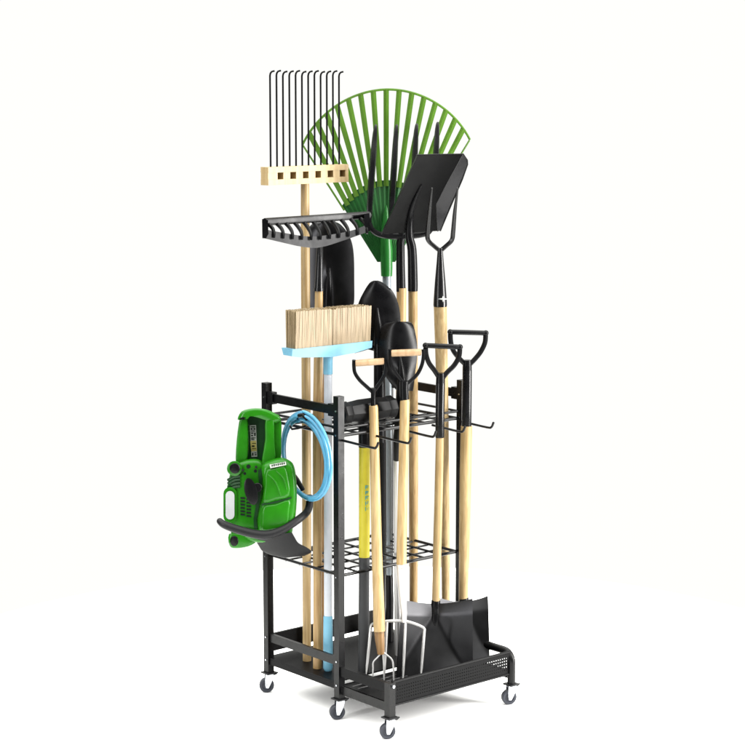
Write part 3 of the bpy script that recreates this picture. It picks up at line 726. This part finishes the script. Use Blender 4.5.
# ------------------------------------------------------------------ green power tool hung by the rear-left post
d0 = 5.24
t = thing('power_tool', 'green motor tool with top handle and black guard, hung on the left of the rack', 'power tool', at(262,552,d0))
bm = NB()
pillow(bm, [(240.5,416),(247,413.5),(248.6,440),(247,462),(240,466),(235.8,464),(236.6,440)], d0-.035, d0+.02, .012)
pillow(bm, [(265.5,418),(273.5,417),(274.5,440),(275,463),(262,466),(265,440)], d0-.050, d0+.012, .010)
pillow(bm, [(237.6,419.5),(241.5,411.5),(252,408.4),(263,408.8),(273,412.2),(281.2,418.4),(276,423),(267,421),(256,417.2),(247,416.4),(243,420)], d0-.050, d0+.03, .012)
pillow(bm, [(273.5,417.5),(280.8,418.4),(281.4,440),(280.6,461),(274.6,463)], d0-.034, d0+.04, .006)
hnd = link('rear_handle', bm, 'machine', t, 50)
bm = NB(); prism(bm, [(246,413),(268,417.5),(268.5,464),(243,464)], d0-.002, d0+.018, .002); rec = link('handle_recess', bm, 'machined', hnd)
bm = NB(); prism(bm, [(249.8,425.3),(256,425.0),(257.2,456.6),(251.5,457.0)], d0-.0035, d0-.0021); dc = link('decal', bm, 'decal', hnd)
bm = NB(); prism(bm, [(250.2,441),(256.2,440.6),(256.8,451),(251.2,451.4)], d0-.0042, d0-.0036); 
link('decal_band', bm, 'decal2', hnd)
for (x0,y0,x1,y1) in ((250.6,426.6,255.2,427.3),(250.7,428.2,252.6,429.8),(253.4,428.2,255.4,429.8),(250.8,430.8,255.4,431.4),(250.9,432.6,253.4,433.6),(254.2,432.6,255.6,436),(251.1,435,253,436.2),(251.2,437.6,255.8,438.2),(251.3,439,254.4,439.9),(252.0,443,256.0,443.7),(251.8,445.4,254.6,446.8),(252.1,448.4,256.2,449),(252.2,452.6,253.4,455.6),(254.4,452.4,256.4,453.1),(254.6,454.2,256.6,455.2)):
    bm = NB(); prism(bm, [(x0,y0),(x1,y0),(x1,y1),(x0,y1)], d0-.0052, d0-.0043); link('decal_mark', bm, 'ink', hnd)
bm = NB(); prism(bm, [(239.5,418.4),(243,417),(246,417.5),(246,419.5),(239,420)], d0-.05, d0-.03, .001); link('trigger', bm, 'plastic', hnd)
# engine housing
bm = NB()
pillow(bm, [(238,463),(250,459),(262,461),(266,475),(268,500),(266,534),(246,538),(232,534),(227,520),(226,495),(229,478),(232,468)], d0-.050, d0+.075, .016)
pillow(bm, [(261.5,466.5),(268,461),(281,457.5),(289.5,460.5),(294,466),(296.4,480),(296.8,500),(294.6,522),(290,531),(274,536),(261,537),(257.5,520),(261.5,498),(262.5,480)], d0-.074, d0+.06, .022)
body = link('engine_housing', bm, 'machine', t, 50)
for pl,dd_ in (([(265.5,471),(275,467.6),(284.5,466),(288.6,478),(289.6,496),(276,500.5),(263.5,503),(264.5,486)],.080),([(263,506.5),(276,503.6),(289.6,499.5),(289.4,513),(287.5,526),(275,529.5),(262,531),(261.2,519)],.079)):
    bm = NB(); pillow(bm, pl, d0-dd_, d0-.06, .009); link('cover_panel', bm, 'machine', body, 50)
for pix in ([(268,474,d0-.0795,.7),(276,482,d0-.0815,.9),(281,496,d0-.0795,.7)],[(276,470.5,d0-.0795,.6),(283.5,478,d0-.081,.8),(286.8,490,d0-.0795,.6)]):
    bm = NB(); rod(bm, pix, 8, smooth=4); link('raised_rib', bm, 'machine', body)
bm = NB(); prism(bm, [(261.5,503.6),(276,501.2),(291.5,496.8),(291.6,498.6),(276,503.2),(261.4,505.6)], d0-.0752, d0-.06); link('seam_strip', bm, 'machined', body)
for px,py,r_ in ((248.5,466.5,2.2),(255.5,471,1.7),(244.8,473.5,1.5)): 
    bm = NB(); lathe(bm, at(px,py,d0-.0495), -FH, [(r_*PX,-.004),(r_*PX,.0008),(r_*PX*.6,.0012)], 14); link('port', bm, 'ink', body)
bm = NB(); prism(bm, [(258,470),(261.5,468.5),(262,485),(260,500),(256.5,520),(258,536),(254.8,536),(253.5,519),(257,499),(259,484)], d0-.054, d0-.04, .001); link('seam_strip', bm, 'machined', body)
bm = NB()
pillow(bm, [(240,529),(266,529),(291,524),(289,538),(270,542.5),(250,541)], d0-.058, d0+.05, .012); link('lower_housing', bm, 'machine', t, 50)
bm = NB(); pillow(bm, [(229,534),(240,533.5),(252,536),(257,541),(248,546.5),(236,548.4),(229.6,546)], d0-.050, d0+.02, .008); link('muffler_shell', bm, 'machine', t, 50)
toC = -FH
def disc(px,py,d,r,h,m,name,par,seg=24,ry=None,tilt=0):
    bm = NB(); n=[]
    for dd_,k in ((d+h,1.0),(d+.0015,1.0),(d,.86)):
        ring=[]
        for i in range(seg):
            a=2*math.pi*i/seg; X=r*k*math.cos(a); Y=(ry or r)*k*math.sin(a)
            ring.append(bm.verts.new(at(px+X*math.cos(tilt)-Y*math.sin(tilt), py+X*math.sin(tilt)+Y*math.cos(tilt), dd_)))
        n.append(ring)
    for a_,b_ in zip(n,n[1:]):
        for i in range(seg): bm.faces.new((a_[i],a_[(i+1)%seg],b_[(i+1)%seg],b_[i]))
    bm.faces.new(n[-1]); bm.faces.new(n[0][::-1]); return link(name, bm, m, par)
cp = disc(234.5,468.5,d0-.058,7.6,.06,'machine','fuel_collar',t); disc(234.8,468.3,d0-.064,5.2,.02,'plastic','fuel_cap',cp)
disc(234.2,541,d0-.052,4.2,.02,'plastic','exhaust_port',t,ry=5.2)
disc(251,491.5,d0-.082,6.3,.03,'plastic','starter_cover',t,ry=13.8,tilt=R(-14))
disc(257.5,487.5,d0-.078,4.6,.02,'plastic','starter_hub',t)
for k in range(4):
    bm = NB(); y=477.5+k*3.3; rod(bm, [(228+.2*k,y+2.6,d0-.044,1.5),(234,y-.3,d0-.053,1.6),(240,y-1.2,d0-.052,1.5)], 8, smooth=3); link('cooling_rib', bm, 'machined', body)
def pill(x0,y0,x1,y1,d,h,m,name,par):
    bm=NB(); r=(x1-x0)/2; pl=[]
    for i in range(9): a=math.pi+math.pi*i/8; pl.append(((x0+x1)/2+r*math.cos(a), y0+r+r*math.sin(a)))
    for i in range(9): a=math.pi*i/8; pl.append(((x0+x1)/2+r*math.cos(a), y1-r+r*math.sin(a)))
    prism(bm, pl, d, d+h, .0015); return link(name, bm, m, par)
pr_ = pill(223.4,487,236.6,523,d0-.056,.05,'machine','filter_cover',t); pill(225.6,491,234.4,519.5,d0-.0605,.008,'inset_white','white_inset',pr_)  # plain white oval inset in the green cover
bm = NB()
for c_ in range(2):
    for k in range(6): 
        x0=240.4+c_*6; y=497+k*3.3+c_*1.5
        prism(bm, [(x0,y),(x0+4.6,y+.4),(x0+4.6,y+2.2),(x0,y+1.8)], d0-.0515, d0-.046)
link('vent_slots', bm, 'ink', body)
bm = NB(); prism(bm, [(269.5,464.6),(285.6,461.6),(286.4,465.0),(270.4,468.2)], d0-.0825, d0-.0735); lg=link('logo_strip', bm, 'decal', body)
bm = NB()
for k in range(7):
    x=271.6+k*2.0; y=465.7-k*.38; h=(.9,1.1,.7,1.0,.8,1.1,.9)[k]; prism(bm, [(x,y-h),(x+1.2,y-h-.2),(x+1.2,y+h-.2),(x,y+h)], d0-.0835, d0-.0826)
link('logo_marks', bm, 'machined', body)
for px,py in ((246,531),(262.5,533),(243,470),(256,467)):
    disc(px,py,d0-.062,1.3,.02,'gunmetal','screw',body,12)
bm = NB(); rod(bm, [(219.5,521,d0-.085,3.2),(224,524.5,d0-.095,3.9),(236,529,d0-.10,4.2),(255,534,d0-.10,4.5),(270,534.4,d0-.095,4.5),(284,529,d0-.085,3.9),(299,519,d0-.06,3.8),(306.5,512.5,d0-.03,3.8),(309.2,506,d0-.01,3.8),(309.8,496,d0+.01,3.6)], 14, smooth=5); ball(bm, at(219.8,521.2,d0-.085), 3.2*PX); link('front_handle', bm, 'guard', t)
bm = NB()
rows=[(536.5,254,532.5,292),(541,256,537,294.5),(546,259,543,298.5),(551,262.5,547.5,307),(555,271,552,311.5),(558,284,556,304)]
sheet(bm, rows, lambda s,tt: d0-.075+.055*tt+.012*s*s, .005, 16, 4); link('hand_guard', bm, 'guard', t)
bm = NB(); rod(bm, [(293,474,d0+.01,2.2),(297,480,d0+.01,2.6),(303,490,d0+.015,2.4)], 10); link('strap', bm, 'plastic', t)
# bracket that carries the tool, part of the rack
p=at(276,452,d0+.10)
bm = NB(); tube(bm, [(-.004,D1-.06,.80),(-.05,D1-.06,.80),(p.x,p.y,.80),(p.x,p.y,.74),(p.x-.02,p.y,.735)], .004, 10); link('hook', bm, 'wire', rack)
bm = NB(); tube(bm, [(-.004,.14,.80),(-.03,.14,.797),(-.05,.14,.797),(-.058,.14,.808)], .003, 10); link('hook', bm, 'wire', rack)

# ------------------------------------------------------------------ light: white studio surround and soft boxes
wd = bpy.data.worlds.new('World'); scene.world = wd; wd.use_nodes = True
nt = wd.node_tree; bg = nt.nodes['Background']
tc = nt.nodes.new('ShaderNodeTexCoord'); dp = nt.nodes.new('ShaderNodeVectorMath'); dp.operation = 'DOT_PRODUCT'
dp.inputs[1].default_value = (FH.x, FH.y, 0)
nt.links.new(tc.outputs['Generated'], dp.inputs[0])
mr = nt.nodes.new('ShaderNodeMapRange'); mr.interpolation_type = 'SMOOTHSTEP'
mr.inputs['From Min'].default_value = .25; mr.inputs['From Max'].default_value = .92
mr.inputs['To Min'].default_value = .15; mr.inputs['To Max'].default_value = 1.02
nt.links.new(dp.outputs['Value'], mr.inputs['Value'])
sx = nt.nodes.new('ShaderNodeSeparateXYZ'); nt.links.new(tc.outputs['Generated'], sx.inputs[0])
mz = nt.nodes.new('ShaderNodeMapRange'); mz.interpolation_type = 'SMOOTHSTEP'
mz.inputs['From Min'].default_value = .40; mz.inputs['From Max'].default_value = .80; mz.inputs['To Min'].default_value = 0; mz.inputs['To Max'].default_value = 5.6
nt.links.new(sx.outputs['Z'], mz.inputs['Value'])
ad = nt.nodes.new('ShaderNodeMath'); ad.operation = 'ADD'
nt.links.new(mr.outputs['Result'], ad.inputs[0]); nt.links.new(mz.outputs['Result'], ad.inputs[1]); nt.links.new(ad.outputs[0], bg.inputs['Strength'])
bg.inputs['Color'].default_value = (1, 1, .96, 1)
def area(name, loc, target, size, power, col=(1,1,1)):
    l = bpy.data.lights.new(name, 'AREA'); l.shape = 'RECTANGLE'; l.size, l.size_y = size; l.energy = power; l.color = col
    o = bpy.data.objects.new(name, l); COL.objects.link(o); o.location = loc
    o.rotation_euler = (Vector(target)-Vector(loc)).to_track_quat('-Z','Y').to_euler(); return o
ctr = Vector((.2,.1,.8))
area('key_softbox', Vector((.2,.1,1.28))-FH*.75+RT*3.1, (.2,.1,1.1), (.9,2.5), 345, (1,.985,.96))
area('fill_softbox', Vector((.2,.1,1.2))-FH*2.4-RT*2.4, (.2,.1,1.0), (.30,2.3), 68)

scene.render.engine = 'CYCLES'
scene.cycles.max_bounces = 8
vs = scene.view_settings; vs.view_transform = 'Standard'; vs.look = 'None'; vs.exposure = 0; vs.gamma = 1
scene.display_settings.display_device = 'sRGB'
